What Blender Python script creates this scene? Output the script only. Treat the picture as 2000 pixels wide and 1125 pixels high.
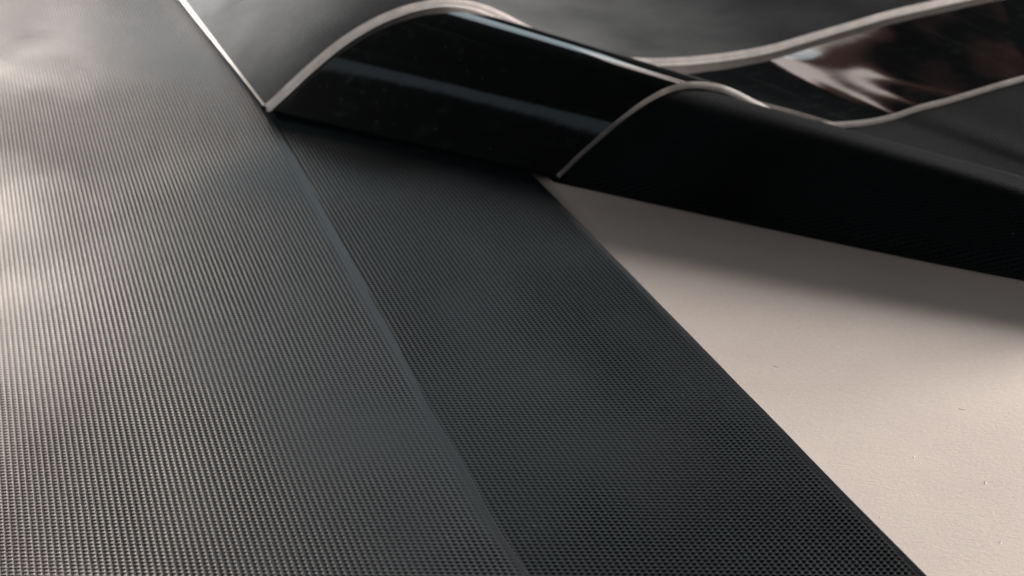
import bpy, math
import numpy as np

for o in list(bpy.data.objects):
    bpy.data.objects.remove(o)
S = bpy.context.scene
COL = S.collection

# ------------------------------------------------------------------ camera
W, H, F = 2000.0, 1125.0, 3270.0          # photograph size and focal length in its pixels
YH = -905.0                               # horizon row
PITCH = math.atan((H / 2 - YH) / F)
CZ = 0.175
cam_d = bpy.data.cameras.new('camera')
cam = bpy.data.objects.new('camera', cam_d)
COL.objects.link(cam)
cam.location = (0, 0, CZ)
cam.rotation_euler = (math.pi / 2 - PITCH, 0, 0)
cam_d.sensor_width = 36.0
cam_d.lens = 36.0 * F / W
cam_d.clip_start = 0.01
cam_d.clip_end = 50
cam_d.dof.use_dof = True
cam_d.dof.focus_distance = 0.352
cam_d.dof.aperture_fstop = 30.0
S.camera = cam

# ------------------------------------------------------------------ light
w = bpy.data.worlds.new('World')
S.world = w
w.use_nodes = True
w.node_tree.nodes['Background'].inputs[0].default_value = (0.75, 0.9, 1.0, 1)
w.node_tree.nodes['Background'].inputs[1].default_value = 0.012
from mathutils import Vector


def softbox(name, az, el, dist, sx, sy, power, col, target=(0.02, 0.45, 0.0), mottle=None):
    d = bpy.data.lights.new(name, 'AREA')
    d.shape = 'RECTANGLE'
    d.size, d.size_y = sx, sy
    d.energy = power
    d.color = col
    o = bpy.data.objects.new(name, d)
    COL.objects.link(o)
    a, e = math.radians(az), math.radians(el)
    t = Vector(target)
    o.location = t + dist * Vector((math.sin(a) * math.cos(e), math.cos(a) * math.cos(e), math.sin(e)))
    o.rotation_euler = (t - o.location).to_track_quat('-Z', 'Y').to_euler()
    if mottle:                                  # a window with dark reddish shapes in front of it
        d.use_nodes = True
        nt = d.node_tree
        em = nt.nodes['Emission']
        geo = nt.nodes.new('ShaderNodeNewGeometry')
        no = nt.nodes.new('ShaderNodeTexNoise')
        no.inputs['Scale'].default_value = 2.2
        no.inputs['Detail'].default_value = 1.5
        no.inputs['Distortion'].default_value = 0.6
        cr = nt.nodes.new('ShaderNodeValToRGB')
        e = cr.color_ramp.elements
        e[0].position, e[0].color = 0.36, (0.0, 0.0, 0.0, 1)
        e[1].position, e[1].color = 0.60, (0.9, 0.85, 0.82, 1)
        k = e.new(0.50)
        k.color = (0.09, 0.05, 0.046, 1)
        nt.links.new(geo.outputs['Parametric'], no.inputs['Vector'])
        sp_ = nt.nodes.new('ShaderNodeSeparateXYZ')
        nt.links.new(geo.outputs['Parametric'], sp_.inputs[0])
        ma = nt.nodes.new('ShaderNodeMath')
        ma.operation = 'MULTIPLY_ADD'
        ma.inputs[1].default_value = 0.4
        nt.links.new(sp_.outputs[0], ma.inputs[0])
        ad = nt.nodes.new('ShaderNodeMath')
        ad.inputs[1].default_value = -0.185
        nt.links.new(no.outputs[0], ad.inputs[0])
        nt.links.new(ad.outputs[0], ma.inputs[2])
        nt.links.new(ma.outputs[0], cr.inputs[0])
        nt.links.new(cr.outputs[0], em.inputs['Color'])
    return o


win = softbox('window_softbox', -33, 26, 0.85, 0.42, 0.74, 2.5, (1.0, 0.84, 0.74), target=(-0.14, 0.44, 0.0))
win.rotation_euler = (Vector((-0.48, 0.38, 0.0)) - win.location).to_track_quat('-Z', 'Y').to_euler()
win.data.spread = math.radians(52)
softbox('back_key', 64, 10, 1.5, 0.45, 0.46, 130, (1.0, 0.925, 0.875), target=(0.05, 0.42, 0.0))
softbox('back_window', 9, 29, 1.6, 0.46, 0.32, 1.15, (1.0, 0.9, 0.86), target=(0.14, 0.56, 0.0), mottle=1)
softbox('backdrop_glow', -14, 23, 1.6, 1.2, 0.36, 2.2, (0.77, 0.93, 1.0), target=(0.0, 0.45, 0.0))
softbox('front_fill', 165, 24, 1.3, 0.6, 0.4, 2.3, (0.95, 0.95, 1.0), target=(0.0, 0.50, 0.0))
rimf = softbox('rim_fill', 205, 24, 0.35, 0.1, 0.1, 0.026, (1.0, 0.95, 0.93), target=(-0.06, 0.525, 0.02))
rimf.data.spread = math.radians(40)
rimr = softbox('rim_fill_right', 160, 9, 0.7, 0.1, 0.1, 0.06, (1.0, 0.92, 0.87), target=(0.19, 0.57, 0.012))
rimr.data.spread = math.radians(34)
side = softbox('side_fill', -95, 42, 0.8, 0.08, 0.08, 0.6, (1.0, 0.93, 0.88), target=(-0.12, 0.64, 0.0))  # added fill to brighten the far sheet's left cut end and front slope
side.data.spread = math.radians(19)
refl_bar = softbox('reflection_bar', 0, 90, 1.0, 0.40, 0.04, 0.018, (0.75, 0.9, 1.0))  # added light, placed only to mirror as a band in the glossy slope
refl_bar.location = (-0.54, 0.637, 0.855)
_x = Vector((0.272, -0.021, 0.112)).normalized()
_z = (Vector((-0.54, 0.637, 0.855)) - Vector((-0.01, 0.49, 0.016))).normalized()
_y = _z.cross(_x).normalized()
from mathutils import Matrix
refl_bar.rotation_euler = Matrix((_x, _y, _x.cross(_y))).transposed().to_euler()

S.view_settings.view_transform = 'Standard'
S.view_settings.look = 'None'
S.view_settings.exposure = 0
S.view_settings.gamma = 1
S.render.engine = 'CYCLES'

# ------------------------------------------------------------------ helpers
cp, sp = math.cos(PITCH), math.sin(PITCH)


def ray(px, py):
    a, b = (px - W / 2) / F, (H / 2 - py) / F
    return np.array([a, cp + b * sp, -sp + b * cp])


C0 = np.array([0, 0, CZ])


def on_z(px, py, z=0.0):
    r = ray(px, py)
    return C0 + r * ((z - CZ) / r[2])


def on_plane(px, py, p, n):
    r = ray(px, py)
    return C0 + r * (np.dot(p - C0, n) / np.dot(r, n))


def catmull(P, n=24):
    P = np.asarray(P, float)
    Q = np.vstack([2 * P[0] - P[1], P, 2 * P[-1] - P[-2]])
    out = []
    for i in range(1, len(Q) - 2):
        a, b, c, d = Q[i - 1:i + 3]
        t = np.linspace(0, 1, n, endpoint=False)[:, None]
        out.append(.5 * (2 * b + (c - a) * t + (2 * a - 5 * b + 4 * c - d) * t ** 2 + (3 * b - a - 3 * c + d) * t ** 3))
    out.append(P[-1:])
    return np.vstack(out)


def smooth(P, k):
    ker = np.exp(-np.linspace(-2, 2, 2 * k + 1) ** 2)
    ker /= ker.sum()
    Q = np.vstack([2 * P[0] - P[k:0:-1], P, 2 * P[-1] - P[-2:-k - 2:-1]])
    return np.stack([np.convolve(Q[:, j], ker, 'valid') for j in range(P.shape[1])], 1)


def link(name, me, parent=None, mat=None):
    o = bpy.data.objects.new(name, me)
    COL.objects.link(o)
    o.parent = parent
    if mat:
        me.materials.append(mat)
    return o


def mesh_from(verts, quads, uv=None, attr=None, weave=None, name='mesh', smooth_shade=True):
    verts = np.asarray(verts, np.float32)
    quads = np.asarray(quads, np.int32)
    me = bpy.data.meshes.new(name)
    me.vertices.add(len(verts))
    me.vertices.foreach_set('co', verts.ravel())
    nq = len(quads)
    me.loops.add(nq * 4)
    me.loops.foreach_set('vertex_index', quads.ravel())
    me.polygons.add(nq)
    me.polygons.foreach_set('loop_start', np.arange(0, nq * 4, 4, dtype=np.int32))
    me.polygons.foreach_set('use_smooth', np.full(nq, smooth_shade, bool))
    if uv is not None:
        l = me.uv_layers.new(name='UVMap')
        l.data.foreach_set('uv', np.asarray(uv, np.float32)[quads.ravel()].ravel())
    if attr is not None:
        a = me.attributes.new('relief', 'FLOAT', 'POINT')
        a.data.foreach_set('value', np.asarray(attr, np.float32))
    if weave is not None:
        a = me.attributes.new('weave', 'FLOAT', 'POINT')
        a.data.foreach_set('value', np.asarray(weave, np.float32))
    me.update(calc_edges=True)
    me.validate()
    return me


def grid_quads(nu, nv, off=0, flip=False):
    i, j = np.meshgrid(np.arange(nu - 1), np.arange(nv - 1), indexing='ij')
    a = (i * nv + j).ravel() + off
    q = np.stack([a, a + nv, a + nv + 1, a + 1], 1)
    return q[:, ::-1] if flip else q


def normals(G):
    du = np.gradient(G, axis=0)
    dv = np.gradient(G, axis=1)
    n = np.cross(du, dv)
    n /= np.linalg.norm(n, axis=2, keepdims=True)
    if n[..., 2].mean() < 0:
        n = -n
    return n


def vnoise(x, y, seed=0):
    """cheap smooth 2-D value noise, about -1..1"""
    r = np.random.RandomState(seed)
    t = r.uniform(-1, 1, (64, 64))
    xi, yi = np.floor(x).astype(int), np.floor(y).astype(int)
    fx, fy = x - xi, y - yi
    fx, fy = fx * fx * (3 - 2 * fx), fy * fy * (3 - 2 * fy)
    g = lambda a, b: t[a % 64, b % 64]
    return (g(xi, yi) * (1 - fx) + g(xi + 1, yi) * fx) * (1 - fy) + (g(xi, yi + 1) * (1 - fx) + g(xi + 1, yi + 1) * fx) * fy


def sstep(a, b, x):
    t = np.clip((x - a) / (b - a), 0, 1)
    return t * t * (3 - 2 * t)


# ------------------------------------------------------------------ materials
def newmat(name):
    m = bpy.data.materials.new(name)
    m.use_nodes = True
    nt = m.node_tree
    return m, nt, nt.nodes['Principled BSDF']


def N(nt, kind, **kw):
    n = nt.nodes.new(kind)
    for k, v in kw.items():
        if k == 'inp':
            for i, x in v.items():
                n.inputs[i].default_value = x
        else:
            setattr(n, k, v)
    return n


def M(nt, op, a, b=None, c=None):
    n = nt.nodes.new('ShaderNodeMath')
    n.operation = op
    for i, x in enumerate((a, b, c)):
        if x is None:
            continue
        if isinstance(x, (int, float)):
            n.inputs[i].default_value = x
        else:
            nt.links.new(x, n.inputs[i])
    return n.outputs[0]


PU, PV = 0.00122, 0.00125      # rib pitch and cross pitch of the emboss, metres
SHEAR = 0.33


def relief(u, v):
    """height 0..1 of the woven emboss at metric u, v"""
    U, V = u / PU, v / PV
    wv = V + SHEAR * U
    U = U + 0.07 * np.sin(2 * np.pi * wv)
    c = .5 + .5 * np.cos(2 * np.pi * U)
    r = .5 + .5 * np.cos(2 * np.pi * wv)
    c = c ** 2.0 * (0.62 + 0.38 * r)
    return np.maximum(c, 0) + 0.62 * r ** 1.3 * (1 - c)


def woven_material(name, base, rough, bump_k, sheen=0.0, use_attr=True, spec=0.5):
    m, nt, b = newmat(name)
    uv = N(nt, 'ShaderNodeUVMap').outputs[0]
    sx = N(nt, 'ShaderNodeSeparateXYZ')
    nt.links.new(uv, sx.inputs[0])
    U = M(nt, 'DIVIDE', sx.outputs[0], PU)
    V = M(nt, 'DIVIDE', sx.outputs[1], PV)
    wv = M(nt, 'MULTIPLY_ADD', U, SHEAR, V)
    wa = M(nt, 'MULTIPLY', wv, 2 * math.pi)
    U2 = M(nt, 'MULTIPLY_ADD', M(nt, 'SINE', wa), 0.07, U)
    c = M(nt, 'MULTIPLY_ADD', M(nt, 'COSINE', M(nt, 'MULTIPLY', U2, 2 * math.pi)), .5, .5)
    r = M(nt, 'MULTIPLY_ADD', M(nt, 'COSINE', wa), .5, .5)
    h = M(nt, 'MULTIPLY_ADD', M(nt, 'MULTIPLY', r, M(nt, 'SUBTRACT', 1.0, c)), 0.5, c)
    # wear: large soft patches in the gloss and colour
    tc = N(nt, 'ShaderNodeTexCoord').outputs['Object']
    n1 = N(nt, 'ShaderNodeTexNoise', inp={'Scale': 22.0, 'Detail': 3.0, 'Roughness': 0.55})
    nt.links.new(tc, n1.inputs['Vector'])
    n2 = N(nt, 'ShaderNodeTexNoise', inp={'Scale': 900.0, 'Detail': 2.0})
    nt.links.new(tc, n2.inputs['Vector'])
    ro = M(nt, 'MULTIPLY_ADD', n1.outputs[0], 0.16, rough - 0.08)
    ro = M(nt, 'MULTIPLY_ADD', n2.outputs[0], 0.12, M(nt, 'SUBTRACT', ro, 0.06))
    nt.links.new(ro, b.inputs['Roughness'])
    mix = N(nt, 'ShaderNodeMix', data_type='RGBA')
    nt.links.new(n2.outputs[0], mix.inputs['Factor'])
    mix.inputs['A'].default_value = (*[x * 0.75 for x in base], 1)
    mix.inputs['B'].default_value = (*[x * 1.3 for x in base], 1)
    # a few pale dust grains
    vo = N(nt, 'ShaderNodeTexVoronoi', inp={'Scale': 330.0})
    nt.links.new(tc, vo.inputs['Vector'])
    sep = N(nt, 'ShaderNodeSeparateColor')
    nt.links.new(vo.outputs['Color'], sep.inputs[0])
    d = M(nt, 'MULTIPLY', M(nt, 'LESS_THAN', vo.outputs['Distance'], 0.055), M(nt, 'GREATER_THAN', sep.outputs[0], 0.93))
    mix2 = N(nt, 'ShaderNodeMix', data_type='RGBA')
    nt.links.new(M(nt, 'MULTIPLY', d, 0.45), mix2.inputs['Factor'])
    nt.links.new(mix.outputs['Result'], mix2.inputs['A'])
    mix2.inputs['B'].default_value = (0.22, 0.21, 0.20, 1)
    mul = N(nt, 'ShaderNodeMix', data_type='RGBA', blend_type='MULTIPLY')
    mul.inputs['Factor'].default_value = 1.0
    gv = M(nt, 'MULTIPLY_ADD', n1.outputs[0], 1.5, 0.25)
    # light and shade painted by emboss height: crowns paler and shinier, cells darker
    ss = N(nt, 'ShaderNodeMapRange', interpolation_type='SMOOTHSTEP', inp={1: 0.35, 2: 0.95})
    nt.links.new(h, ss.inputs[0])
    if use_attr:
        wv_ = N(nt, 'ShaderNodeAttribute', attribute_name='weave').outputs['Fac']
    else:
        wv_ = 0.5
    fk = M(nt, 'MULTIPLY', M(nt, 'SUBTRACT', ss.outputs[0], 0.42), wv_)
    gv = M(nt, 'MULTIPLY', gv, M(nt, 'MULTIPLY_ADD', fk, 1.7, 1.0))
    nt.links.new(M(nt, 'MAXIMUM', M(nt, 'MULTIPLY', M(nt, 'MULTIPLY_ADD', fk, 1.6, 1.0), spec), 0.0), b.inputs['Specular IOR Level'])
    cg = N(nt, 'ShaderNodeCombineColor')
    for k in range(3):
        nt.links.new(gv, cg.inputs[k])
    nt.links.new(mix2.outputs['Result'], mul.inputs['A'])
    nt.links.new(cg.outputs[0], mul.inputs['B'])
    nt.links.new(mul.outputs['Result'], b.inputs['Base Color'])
    bp = N(nt, 'ShaderNodeBump', inp={'Distance': 0.00025})
    nt.links.new(h, bp.inputs['Height'])
    if use_attr:
        at = N(nt, 'ShaderNodeAttribute', attribute_name='relief')
        nt.links.new(M(nt, 'MULTIPLY', M(nt, 'SUBTRACT', 1.0, at.outputs['Fac']), bump_k), bp.inputs['Strength'])
    else:
        bp.inputs['Strength'].default_value = bump_k
    bp2 = N(nt, 'ShaderNodeBump', inp={'Distance': 0.00006, 'Strength': 0.35})
    nt.links.new(n2.outputs[0], bp2.inputs['Height'])
    nt.links.new(bp.outputs[0], bp2.inputs['Normal'])
    nt.links.new(bp2.outputs[0], b.inputs['Normal'])
    b.inputs['Sheen Weight'].default_value = sheen
    b.inputs['Sheen Roughness'].default_value = 0.4
    return m


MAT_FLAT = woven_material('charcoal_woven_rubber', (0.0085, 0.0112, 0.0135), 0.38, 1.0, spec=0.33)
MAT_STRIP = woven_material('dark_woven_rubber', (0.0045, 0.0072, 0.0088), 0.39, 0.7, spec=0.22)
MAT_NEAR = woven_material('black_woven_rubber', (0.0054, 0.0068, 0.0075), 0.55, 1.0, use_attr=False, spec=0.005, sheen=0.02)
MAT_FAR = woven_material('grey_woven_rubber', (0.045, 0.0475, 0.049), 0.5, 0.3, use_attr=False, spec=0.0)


def gloss_material():
    m, nt, b = newmat('glossy_black_rubber')
    tc = N(nt, 'ShaderNodeTexCoord').outputs['Object']
    n1 = N(nt, 'ShaderNodeTexNoise', inp={'Scale': 30.0, 'Detail': 4.0, 'Roughness': 0.6})
    nt.links.new(tc, n1.inputs['Vector'])
    n3 = N(nt, 'ShaderNodeTexNoise', inp={'Scale': 160.0, 'Detail': 6.0, 'Roughness': 0.7})
    nt.links.new(tc, n3.inputs['Vector'])
    ro = M(nt, 'MULTIPLY_ADD', n1.outputs[0], 0.05, 0.015)
    # dust grains and faint draw lines along the fold
    uvn = N(nt, 'ShaderNodeUVMap')
    mp = N(nt, 'ShaderNodeMapping', vector_type='POINT')
    mp.inputs['Rotation'].default_value = (0, 0, -0.6)
    mp2 = N(nt, 'ShaderNodeMapping')
    mp2.inputs['Scale'].default_value = (420.0, 9.0, 1.0)
    nt.links.new(uvn.outputs[0], mp.inputs['Vector'])
    nt.links.new(mp.outputs[0], mp2.inputs['Vector'])
    sc = N(nt, 'ShaderNodeTexNoise', inp={'Scale': 1.0, 'Detail': 3.0, 'Roughness': 0.7})
    nt.links.new(mp2.outputs[0], sc.inputs['Vector'])
    scr = M(nt, 'MULTIPLY', M(nt, 'MAXIMUM', M(nt, 'SUBTRACT', sc.outputs[0], 0.56), 0.0), 0.035)
    vo = N(nt, 'ShaderNodeTexVoronoi', inp={'Scale': 420.0})
    nt.links.new(tc, vo.inputs['Vector'])
    sepc = N(nt, 'ShaderNodeSeparateColor')
    nt.links.new(vo.outputs['Color'], sepc.inputs[0])
    du = M(nt, 'MULTIPLY', M(nt, 'LESS_THAN', vo.outputs['Distance'], 0.1), M(nt, 'GREATER_THAN', sepc.outputs[0], 0.82))
    val = M(nt, 'ADD', M(nt, 'MULTIPLY_ADD', du, 0.03, 0.004), scr)
    val = M(nt, 'ADD', val, M(nt, 'MULTIPLY', M(nt, 'MAXIMUM', M(nt, 'SUBTRACT', n3.outputs[0], 0.55), 0.0), 0.05))
    cc = N(nt, 'ShaderNodeCombineColor')
    for k, g in enumerate((0.92, 1.0, 1.05)):
        nt.links.new(M(nt, 'MULTIPLY', val, g), cc.inputs[k])
    nt.links.new(cc.outputs[0], b.inputs['Base Color'])
    nt.links.new(ro, b.inputs['Roughness'])
    bp = N(nt, 'ShaderNodeBump', inp={'Distance': 0.0006, 'Strength': 0.045})
    nt.links.new(n1.outputs[0], bp.inputs['Height'])
    nt.links.new(bp.outputs[0], b.inputs['Normal'])
    return m


MAT_GLOSS = gloss_material()


def edge_material(name, col, sss=False):
    m, nt, b = newmat(name)
    b.inputs['Specular IOR Level'].default_value = 0.3 if sss else 0.05
    tc = N(nt, 'ShaderNodeTexCoord').outputs['Object']
    n1 = N(nt, 'ShaderNodeTexNoise', inp={'Scale': 260.0, 'Detail': 4.0})
    nt.links.new(tc, n1.inputs['Vector'])
    mix = N(nt, 'ShaderNodeMix', data_type='RGBA')
    nt.links.new(n1.outputs[0], mix.inputs['Factor'])
    mix.inputs['A'].default_value = (*[x * 0.7 for x in col], 1)
    mix.inputs['B'].default_value = (*[min(1, x * 1.2) for x in col], 1)
    nt.links.new(mix.outputs['Result'], b.inputs['Base Color'])
    b.inputs['Roughness'].default_value = 0.5
    if sss:
        b.inputs['Subsurface Weight'].default_value = 0.7
        b.inputs['Subsurface Radius'].default_value = (1, .9, .8)
        b.inputs['Subsurface Scale'].default_value = 0.0025
    bp = N(nt, 'ShaderNodeBump', inp={'Distance': 0.0003, 'Strength': 0.4})
    nt.links.new(n1.outputs[0], bp.inputs['Height'])
    nt.links.new(bp.outputs[0], b.inputs['Normal'])
    return m


MAT_EDGE = edge_material('pale_cut_edge', (0.68, 0.625, 0.59), True)
MAT_GLOSSEDGE = edge_material('grey_cut_edge', (0.17, 0.16, 0.15), True)
MAT_LINER = edge_material('bright_release_liner', (0.7, 0.65, 0.6), True)
MAT_FILM = edge_material('pale_backing_film', (0.52, 0.44, 0.41))
MAT_DARKEDGE = edge_material('dark_cut_edge', (0.004, 0.005, 0.005))


def table_material():
    m, nt, b = newmat('beige_paper_board')
    tc = N(nt, 'ShaderNodeTexCoord').outputs['Object']
    mp = N(nt, 'ShaderNodeMapping')
    mp.inputs['Scale'].default_value = (1.0, 2.2, 1.0)
    nt.links.new(tc, mp.inputs['Vector'])
    n1 = N(nt, 'ShaderNodeTexNoise', inp={'Scale': 900.0, 'Detail': 5.0, 'Roughness': 0.7, 'Distortion': 0.8})
    n2 = N(nt, 'ShaderNodeTexNoise', inp={'Scale': 28.0, 'Detail': 4.0, 'Roughness': 0.6})
    n3 = N(nt, 'ShaderNodeTexNoise', inp={'Scale': 420.0, 'Detail': 3.0, 'Distortion': 2.5})
    for n in (n1, n3):
        nt.links.new(mp.outputs[0], n.inputs['Vector'])
    nt.links.new(tc, n2.inputs['Vector'])
    cr = N(nt, 'ShaderNodeValToRGB')
    cr.color_ramp.elements[0].position = 0.3
    cr.color_ramp.elements[0].color = (0.53, 0.463, 0.425, 1)
    cr.color_ramp.elements[1].position = 0.7
    cr.color_ramp.elements[1].color = (0.645, 0.578, 0.522, 1)
    f = M(nt, 'MULTIPLY_ADD', n1.outputs[0], 0.55, M(nt, 'MULTIPLY', n2.outputs[0], 0.45))
    nt.links.new(f, cr.inputs[0])
    nt.links.new(cr.outputs[0], b.inputs['Base Color'])
    b.inputs['Roughness'].default_value = 0.8
    b.inputs['Specular IOR Level'].default_value = 0.25
    bp = N(nt, 'ShaderNodeBump', inp={'Distance': 0.0003, 'Strength': 0.22})
    nt.links.new(M(nt, 'MULTIPLY_ADD', n3.outputs[0], 0.6, M(nt, 'MULTIPLY', n1.outputs[0], 0.5)), bp.inputs['Height'])
    nt.links.new(bp.outputs[0], b.inputs['Normal'])
    return m


def tag(o, label, cat, group=None, kind=None):
    o['label'] = label
    o['category'] = cat
    if group:
        o['group'] = group
    return o


def empty(name, loc):
    o = bpy.data.objects.new(name, None)
    COL.objects.link(o)
    o.location = loc
    o.empty_display_size = 0.02
    return o


# ------------------------------------------------------------------ table
tx, ty0, ty1 = 0.9, -0.15, 1.5
me = mesh_from([(-tx, ty0, 0), (tx, ty0, 0), (tx, ty1, 0), (-tx, ty1, 0),
                (-tx, ty0, -.02), (tx, ty0, -.02), (tx, ty1, -.02), (-tx, ty1, -.02)],
               [(0, 1, 2, 3), (7, 6, 5, 4), (0, 4, 5, 1), (1, 5, 6, 2), (2, 6, 7, 3), (3, 7, 4, 0)], smooth_shade=False)
table = link('table', me, None, table_material())
table['kind'] = 'structure'

# ------------------------------------------------------------------ flat embossed sheets
TH = 0.0028
AZ = math.atan(1140.0 / math.hypot(F, H / 2 - YH))
EV = np.array([-math.sin(AZ), math.cos(AZ)])      # along the ribs, away from the camera
EU = np.array([math.cos(AZ), math.sin(AZ)])       # across the ribs


def uv_of(p):
    return np.array([p[0] * EU[0] + p[1] * EU[1], p[0] * EV[0] + p[1] * EV[1]])


def flat_sheet(edge_px, z_top, u_left, v0, v1, dense_u, vd, mat, edge_mat, name, seed, edge_fade, film=False, dstep=0.00021, rr=0.00005, skive=0.0, th=TH, amp0=0.00017, wob=0.0):
    """sheet with a traced right edge; relief is real geometry for v < vd and u > dense_u"""
    E = np.array([uv_of(on_z(x, y, z_top)) for x, y in edge_px])
    E = E[np.argsort(E[:, 1])]
    Ec = smooth(catmull(E, 16), 10)
    vs = np.concatenate([np.arange(v0, vd, dstep), np.arange(vd, v1, 0.003)])
    ur = np.interp(vs, Ec[:, 1], Ec[:, 0])
    lo, hi = vs < Ec[0, 1], vs > Ec[-1, 1]
    s0 = (E[1, 0] - E[0, 0]) / (E[1, 1] - E[0, 1])
    s1 = (E[-1, 0] - E[-2, 0]) / (E[-1, 1] - E[-2, 1])
    ur[lo] = E[0, 0] + s0 * (vs[lo] - E[0, 1])
    ur[hi] = E[-1, 0] + s1 * (vs[hi] - E[-1, 1])
    ur = ur + wob * vnoise(vs * 32, vs * 0 + 7.5, seed + 20) + 0.4 * wob * vnoise(vs * 90, vs * 0 + 1.5, seed + 21)
    umax = ur.max()
    us = np.concatenate([np.arange(u_left, dense_u, 0.004), np.arange(dense_u, umax, dstep)])
    U = np.repeat(us[:, None], len(vs), 1)
    # squeeze columns that lie past the edge back on to the edge
    R = np.repeat(ur[None], len(us), 0)
    past = U > R
    V = np.repeat(vs[None], len(us), 0)
    U = np.where(past, R, U)
    dist = R - U
    a = 1 - sstep(vd - 0.05, vd - 0.005, V)
    a *= sstep(dense_u, dense_u + 0.01, U)
    patch = np.clip(0.8 + 0.45 * vnoise(U * 28 + 3.1, V * 17 + seed, seed) + 0.2 * vnoise(U * 80, V * 50, seed + 5), 0.25, 1)
    ef = sstep(0.0008, 1.0, dist / (edge_fade * (1 + 0.45 * vnoise(V * 60, V * 0 + 2.5, seed + 2)) + 1e-6))
    amp = amp0 * patch * ef
    Hh = relief(U, V) * amp * a
    Hh += 0.00014 * vnoise(U * 9 + 1, V * 7 + 4, seed + 9) * sstep(0, 0.02, dist)      # gentle unevenness
    Hh -= rr * (1 - np.sqrt(np.clip(1 - (1 - np.clip(dist / rr, 0, 1)) ** 2, 0, 1)))       # rounded shoulder
    if skive:        # edge pared down to a feather so it lies almost flush on the strip
        Hh -= 0.0006 * (1 - sstep(-0.25, 1, dist / (skive * (1 + 0.25 * vnoise(V * 25, V * 0 + .5, seed + 3)))) - 0.0) / (1 - 0.104)
    X = U * EU[0] + V * EV[0]
    Y = U * EU[1] + V * EV[1]
    top = np.stack([X, Y, z_top + Hh], -1)
    nu, nv = U.shape
    verts = top.reshape(-1, 3)
    q = grid_quads(nu, nv, 0, flip=False)
    # drop collapsed quads past the edge
    keep = ~(past.ravel()[q].all(1) & past.ravel()[q[:, 0]])
    q = q[keep]
    uvs = np.stack([U.ravel(), V.ravel()], 1)
    att = 1 - (1 - a) * patch * ef
    root = empty(name, (0, 0, 0))
    c = on_z(*edge_px[len(edge_px) // 2], z_top)
    base = np.array([c[0], c[1], z_top - th])
    root.location = base
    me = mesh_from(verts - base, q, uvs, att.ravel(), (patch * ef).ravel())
    link('embossed_face', me, root, mat)
    # slab side wall and underside along the traced edge
    vv = np.linspace(v0, v1, 260)
    uu = np.interp(vv, vs, ur)
    zb = z_top - th
    prof = [(0.0, z_top - 0.0006 - rr if skive else z_top - rr * 1.02), (0.00005, z_top - 0.0008 - rr if skive else z_top - rr - 0.0003), (0.0, zb)]
    pts = []
    for du, z in prof:
        pts.append(np.stack([(uu + du) * EU[0] + vv * EV[0], (uu + du) * EU[1] + vv * EV[1], np.full_like(vv, z)], -1))
    pts.append(np.stack([np.full_like(vv, u_left) * EU[0] + vv * EV[0], np.full_like(vv, u_left) * EU[1] + vv * EV[1], np.full_like(vv, zb)], -1))
    G = np.stack(pts, 0)
    link('cut_edge', mesh_from(G.reshape(-1, 3) - base, grid_quads(4, len(vv))), root, edge_mat)
    if film:
        wv = (0.0009 + 0.0005 * vnoise(vv * 30, vv * 0 + 1.5, 3)) * sstep(0.34, 0.40, vv) - 0.0006 * (1 - sstep(0.34, 0.40, vv))
        rows = []
        for du, z in ((-0.004, zb + 0.0001), (-0.0002, zb + 0.00045), (1, zb + 0.00035), (1, zb + 0.0001)):
            d = wv if du == 1 else np.full_like(vv, du)
            rows.append(np.stack([(uu + d) * EU[0] + vv * EV[0], (uu + d) * EU[1] + vv * EV[1], np.full_like(vv, z)], -1))
        G = np.stack(rows, 0)
        link('backing_film', mesh_from(G.reshape(-1, 3) - base, grid_quads(4, len(vv))), root, MAT_FILM)
    return root


left = flat_sheet([(1075, 1185), (1040, 1125), (965, 1010), (880, 862), (790, 700), (700, 530), (605, 355), (520, 215), (430, 70), (385, 0)],
                  TH + 0.0007, -0.42, 0.20, 1.05, -0.245, 0.50, MAT_FLAT, MAT_DARKEDGE, 'rubber_sheet', 11, 0.0045, th=0.0005, amp0=0.00021, wob=0.0005)
tag(left, 'broad charcoal sheet with fine woven emboss lying flat, its edge over the narrower strip', 'rubber sheet')
strip = flat_sheet([(1850, 1166), (1810, 1125), (1620, 931), (1400, 707), (1200, 503), (1090, 391), (1000, 299)],
                   TH + 0.0001, -0.10, 0.20, 0.66, 0.02, 0.47, MAT_STRIP, MAT_DARKEDGE, 'rubber_strip', 23, 0.003, film=True, amp0=0.00022, wob=0.0002)
tag(strip, 'dark woven strip lying flat between the broad charcoal sheet and the bare beige board', 'rubber strip')

# ------------------------------------------------------------------ wavy stack of three sheets
ZA, ZB = 2 * TH + 0.0004, 3 * TH + 0.0004
A_px = [(1086, 342), (1130, 300), (1170, 264), (1210, 230), (1250, 200), (1290, 176), (1325, 163), (1360, 159), (1400, 163), (1440, 177),
        (1480, 198), (1540, 226), (1600, 237), (1650, 237), (1700, 232), (1745, 222), (1795, 205), (1850, 191), (1920, 170), (2000, 147), (2080, 124), (2180, 103), (2300, 90)]
B_px = [(517, 205), (560, 165), (600, 128), (650, 86), (700, 52), (750, 26), (800, 8), (845, -1), (885, -3), (935, 5), (990, 28),
        (1050, 60), (1120, 92), (1180, 108), (1240, 113), (1300, 113), (1355, 110), (1420, 103), (1500, 89), (1580, 66), (1660, 43), (1740, 20), (1850, -5), (1960, -28), (2100, -50)]
A_k, B_k = (0, 7, 13, 22), (0, 8, 16, 24)


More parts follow.
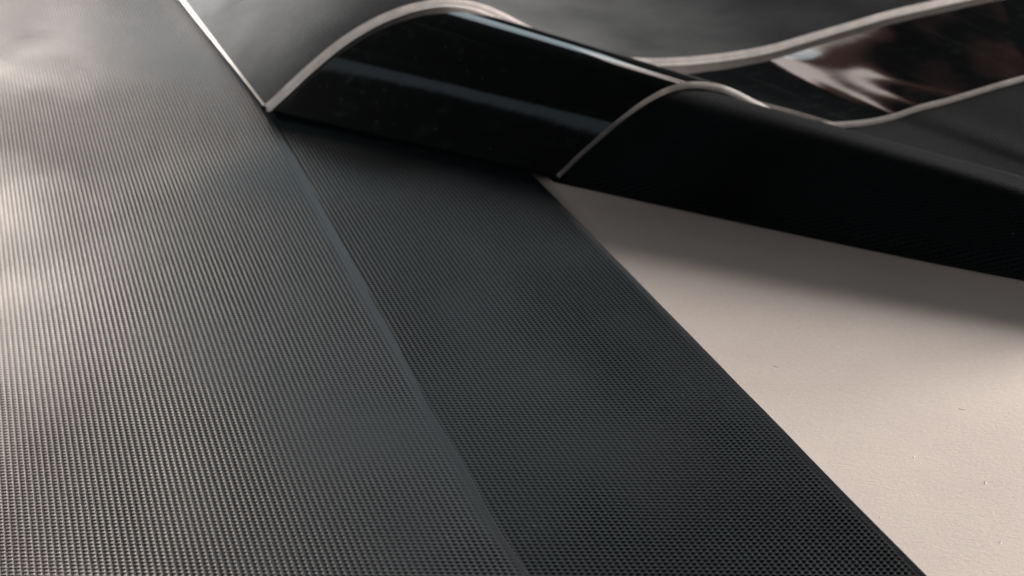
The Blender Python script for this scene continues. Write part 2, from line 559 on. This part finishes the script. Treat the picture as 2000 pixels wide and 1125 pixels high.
def edge3d(px, k, z, seg=(70, 70, 80)):
    S0, T0 = on_z(*px[k[0]], z), on_z(*px[k[2]], z)
    d = (T0 - S0)[:2]
    n = np.array([-d[1], d[0], 0.0])
    P = [on_plane(x, y, S0, n) for x, y in px]
    C = catmull(P, 20)
    C = smooth(C, 6)
    out = []
    for a, b, m in zip(k[:-1], k[1:], seg):
        s = C[a * 20:b * 20 + 1]
        L = np.concatenate([[0], np.cumsum(np.linalg.norm(np.diff(s, axis=0), axis=1))])
        t = np.linspace(0, L[-1], m, endpoint=False)
        out.append(np.stack([np.interp(t, L, s[:, j]) for j in range(3)], 1))
    out.append(C[-1:])
    return smooth(np.vstack(out), 2)


Ac, Bc = edge3d(A_px, A_k, ZA), edge3d(B_px, B_k, ZB)
for nm, c in (('A', Ac), ('B', Bc)):
    print('EDGE', nm, 'start', np.round(c[0], 3), 'crest', np.round(c[70], 3), 'trough', np.round(c[140], 3), 'end', np.round(c[-1], 3))


def ruled(s):
    s = np.asarray(s)[None, :, None]
    return Bc[:, None] * (1 - s) + Ac[:, None] * s


# lower the glossy layer by one thickness where it meets the far sheet's edge
_n = normals(ruled(np.linspace(-.1, 1.1, 13)))
Bg = Bc - TH * _n[:, 1]


def gloss_top(s):
    s = np.asarray(s)[None, :, None]
    return Bg[:, None] * (1 - s) + Ac[:, None] * s


def slab(root_name, G, th, face_mat, face_name, rim_sides, base, dark_sides=(), edge_mat=None):
    """thin bent slab: outer and under face as one part, its pale cut rim as another"""
    n = normals(G)
    bot = G - n * th
    nu, nv = G.shape[:2]
    lu = np.concatenate([[0], np.cumsum(np.linalg.norm(np.diff(G[:, nv // 2], axis=0), axis=1))])
    lv = np.concatenate([[0], np.cumsum(np.linalg.norm(np.diff(G[nu // 2], axis=0), axis=1))])
    UVt = np.stack(np.meshgrid(lu, lv, indexing='ij'), -1).reshape(-1, 2)
    ang = 0.6
    UVr = np.stack([UVt[:, 0] * math.cos(ang) - UVt[:, 1] * math.sin(ang), UVt[:, 0] * math.sin(ang) + UVt[:, 1] * math.cos(ang)], 1)
    root = empty(root_name, base)
    verts = np.vstack([G.reshape(-1, 3), bot.reshape(-1, 3)]) - base
    q = np.vstack([grid_quads(nu, nv), grid_quads(nu, nv, nu * nv, True)])
    link(face_name, mesh_from(verts, q, np.vstack([UVr, UVr])), root, face_mat)
    for side in rim_sides:
        if side == 'v0':
            t, b, o = G[:, 0], bot[:, 0], G[:, 0] - G[:, 1]
        elif side == 'v1':
            t, b, o = G[:, -1], bot[:, -1], G[:, -1] - G[:, -2]
        elif side == 'u0':
            t, b, o = G[0], bot[0], G[0] - G[1]
        else:
            t, b, o = G[-1], bot[-1], G[-1] - G[-2]
        o = o / np.linalg.norm(o, axis=1, keepdims=True)
        i = np.arange(len(t))
        wob = 0.00012 * vnoise(i * 0.21, i * 0 + .5, 8)[:, None]
        rows = []
        for f in .5 - .5 * np.cos(np.linspace(0, np.pi, 9)):
            bulge = math.sin(math.pi * f) * th * (0.08 if side in dark_sides else 0.1) if 0 < f < 1 else 0
            rows.append(t * (1 - f) + b * f + o * (bulge + (wob if 0 < f < 1 else 0)))
        R = np.stack(rows, 0)
        link('cut_edge', mesh_from(R.reshape(-1, 3) - base, grid_quads(9, len(t))), root, MAT_DARKEDGE if side in dark_sides else (edge_mat or MAT_EDGE))
        if side in dark_sides or edge_mat:
            continue
        # bright release liner peeping out along the lower arris of the cut
        lw = (0.00025 + 0.00015 * vnoise(i * 0.13, i * 0 + 3.5, 12))[:, None]
        dn = (b - t) / np.linalg.norm(b - t, axis=1, keepdims=True)
        LR = np.stack([b - dn * 0.00055 + o * 0.0001, b - dn * 0.0005 + o * (0.0004 + lw), b - dn * 0.00012 + o * (0.00045 + lw), b - dn * 0.00005 + o * 0.0001], 0)
        link('release_liner', mesh_from(LR.reshape(-1, 3) - base, grid_quads(4, len(t))), root, MAT_LINER)
    return root


def base_of(G, th):
    p = G[0, -1].copy()
    p[2] -= th
    return p


# near matte sheet: lowest, from just under the glossy one out to the right
sN = np.linspace(0.93, 2.6, 90)
GN = gloss_top(sN)
GN = GN - TH * 1.02 * normals(GN)
GN[..., 2] = np.maximum(GN[..., 2], TH + 0.0001)


def tuck(G, zc=0.0078, arc=14, tail=4):
    """roll the standing foot of the sheet under itself so that it meets the board in a rounded fold"""
    n = normals(G)
    nu, nv = G.shape[:2]
    m = nu - 6
    out = np.zeros((arc + tail + m, nv, 3))
    for j in range(nv):
        P = G[:, j]
        k = int(np.argmax(P[:, 2] > zc))
        f = (zc - P[k - 1, 2]) / (P[k, 2] - P[k - 1, 2])
        p = P[k - 1] * (1 - f) + P[k] * f
        t = P[k - 1] - P[k]
        h = -t.copy()
        h[2] = 0
        h /= np.linalg.norm(h)
        d = t / np.linalg.norm(t)
        phi0 = math.atan2(d[2], np.dot(d, h))
        if phi0 < 0:
            phi0 += 2 * math.pi
        r = (zc - 0.0002) / (1 + math.cos(phi0 - math.pi))
        nh, nz = -math.sin(phi0), math.cos(phi0)
        c = p + r * (h * nh + np.array([0, 0, nz]))
        # remaining profile, resampled to m points
        Q = np.vstack([p, P[k:]])
        L = np.concatenate([[0], np.cumsum(np.linalg.norm(np.diff(Q, axis=0), axis=1))])
        tt = np.linspace(0, L[-1], m)
        R_ = np.stack([np.interp(tt, L, Q[:, a]) for a in range(3)], 1)
        A_ = []
        for th_ in np.linspace(phi0, 2 * math.pi, arc + 1)[1:]:
            A_.append(c + r * (h * math.sin(th_) - np.array([0, 0, math.cos(th_)])))
        T_ = [A_[-1] + h * 0.002 * (q + 1) for q in range(tail)]
        out[:, j] = np.vstack([np.array(T_)[::-1], np.array(A_)[::-1], R_])
    return out


GN[..., 2] *= 1 + 0.1 * np.clip(sN - 1, 0, 1)[None, :]
GN = tuck(GN)
near = slab('rubber_sheet', GN, TH, MAT_NEAR, 'embossed_face', ('v0', 'v1', 'u0', 'u1'), base_of(GN, TH), ('u0', 'u1'))
tag(near, 'matte black sheet arched in a low ridge over the beige board, under the glossy sheet', 'rubber sheet')

sG = np.linspace(-0.03, 1.0, 80)
GG = gloss_top(sG)
gl = slab('rubber_sheet', GG, TH * 0.8, MAT_GLOSS, 'glossy_face', ('v0', 'v1', 'u0', 'u1'), base_of(GG, TH), ('u0', 'u1'), MAT_GLOSSEDGE)
tag(gl, 'mirror-glossy black sheet bent in a wave between two matte sheets, pale cut edge', 'rubber sheet')

# far grey sheet: top of the stack, its near edge follows the wave and it flattens out behind
rul = Bc - Ac
rul /= np.linalg.norm(rul, axis=1, keepdims=True)
c0, c1 = on_z(360, 0, ZB), on_z(517, 205, ZB)
endd = (c0 - c1) / np.linalg.norm(c0 - c1)
rows = []
L = 0.34
for s in np.linspace(0, 1, 70):
    d = s * L
    k = sstep(0.0, 0.5, s)
    u = np.linspace(0, 1, len(Bc))[:, None]
    back = endd[None] * (1 - sstep(0, .25, u)) + np.array([-0.45, 0.893, 0.0])[None] * sstep(0, .25, u)
    P = Bc + back * d * (1 + 0.4 * u)
    P[:, 2] = ZB + (Bc[:, 2] - ZB) * (1 - 0.55 * k)
    rows.append(P)
GF = np.stack(rows, 1)[:, ::-1]
far = slab('rubber_sheet', GF, TH * 1.0, MAT_FAR, 'embossed_face', ('v0', 'v1', 'u0', 'u1'), base_of(GF, TH))
tag(far, 'grey matte sheet on top of the glossy one, with a thick pale cut corner', 'rubber sheet')

# ------------------------------------------------------------------ stray paper lint on the bare board
rng = np.random.RandomState(4)
lv, lq = [], []
spots = [(1515, 716), (1785, 892), (1925, 943), (1338, 585), (1640, 760), (1880, 800), (1720, 1010), (1955, 1060), (1560, 640), (1700, 600), (1270, 420)]
for px, py in spots:
    p = on_z(px, py, 0.0)
    a = rng.uniform(0, 6.28)
    ln, wd, cv = rng.uniform(0.0003, 0.0008), rng.uniform(0.00004, 0.00009), rng.uniform(-.6, .6)
    o = len(lv)
    for k, t in enumerate(np.linspace(-1, 1, 6)):
        aa = a + cv * t
        c = p + np.array([math.cos(a) * t * ln + math.sin(a) * cv * t * t * ln * .5, math.sin(a) * t * ln - math.cos(a) * cv * t * t * ln * .5, 0.00004])
        sd = np.array([-math.sin(aa), math.cos(aa), 0]) * wd * (1 - .6 * abs(t))
        up = np.array([0, 0, 1]) * wd * 0.3
        lv += [c - sd, c + up, c + sd, c - up]
        if k:
            b0 = o + 4 * (k - 1)
            for m in range(4):
                lq.append((b0 + m, b0 + (m + 1) % 4, b0 + 4 + (m + 1) % 4, b0 + 4 + m))
mw, ntw, bw = newmat('white_lint')
nz = N(ntw, 'ShaderNodeTexNoise', inp={'Scale': 2000.0})
crw = N(ntw, 'ShaderNodeValToRGB')
crw.color_ramp.elements[0].color = (0.62, 0.58, 0.54, 1)
crw.color_ramp.elements[1].color = (0.85, 0.82, 0.78, 1)
ntw.links.new(nz.outputs[0], crw.inputs[0])
ntw.links.new(crw.outputs[0], bw.inputs['Base Color'])
bw.inputs['Roughness'].default_value = 0.9
lint = link('lint', mesh_from(lv, lq), None, mw)
lint['kind'] = 'stuff'
lint['label'] = 'tiny white paper fibres scattered on the bare beige board'
lint['category'] = 'lint'
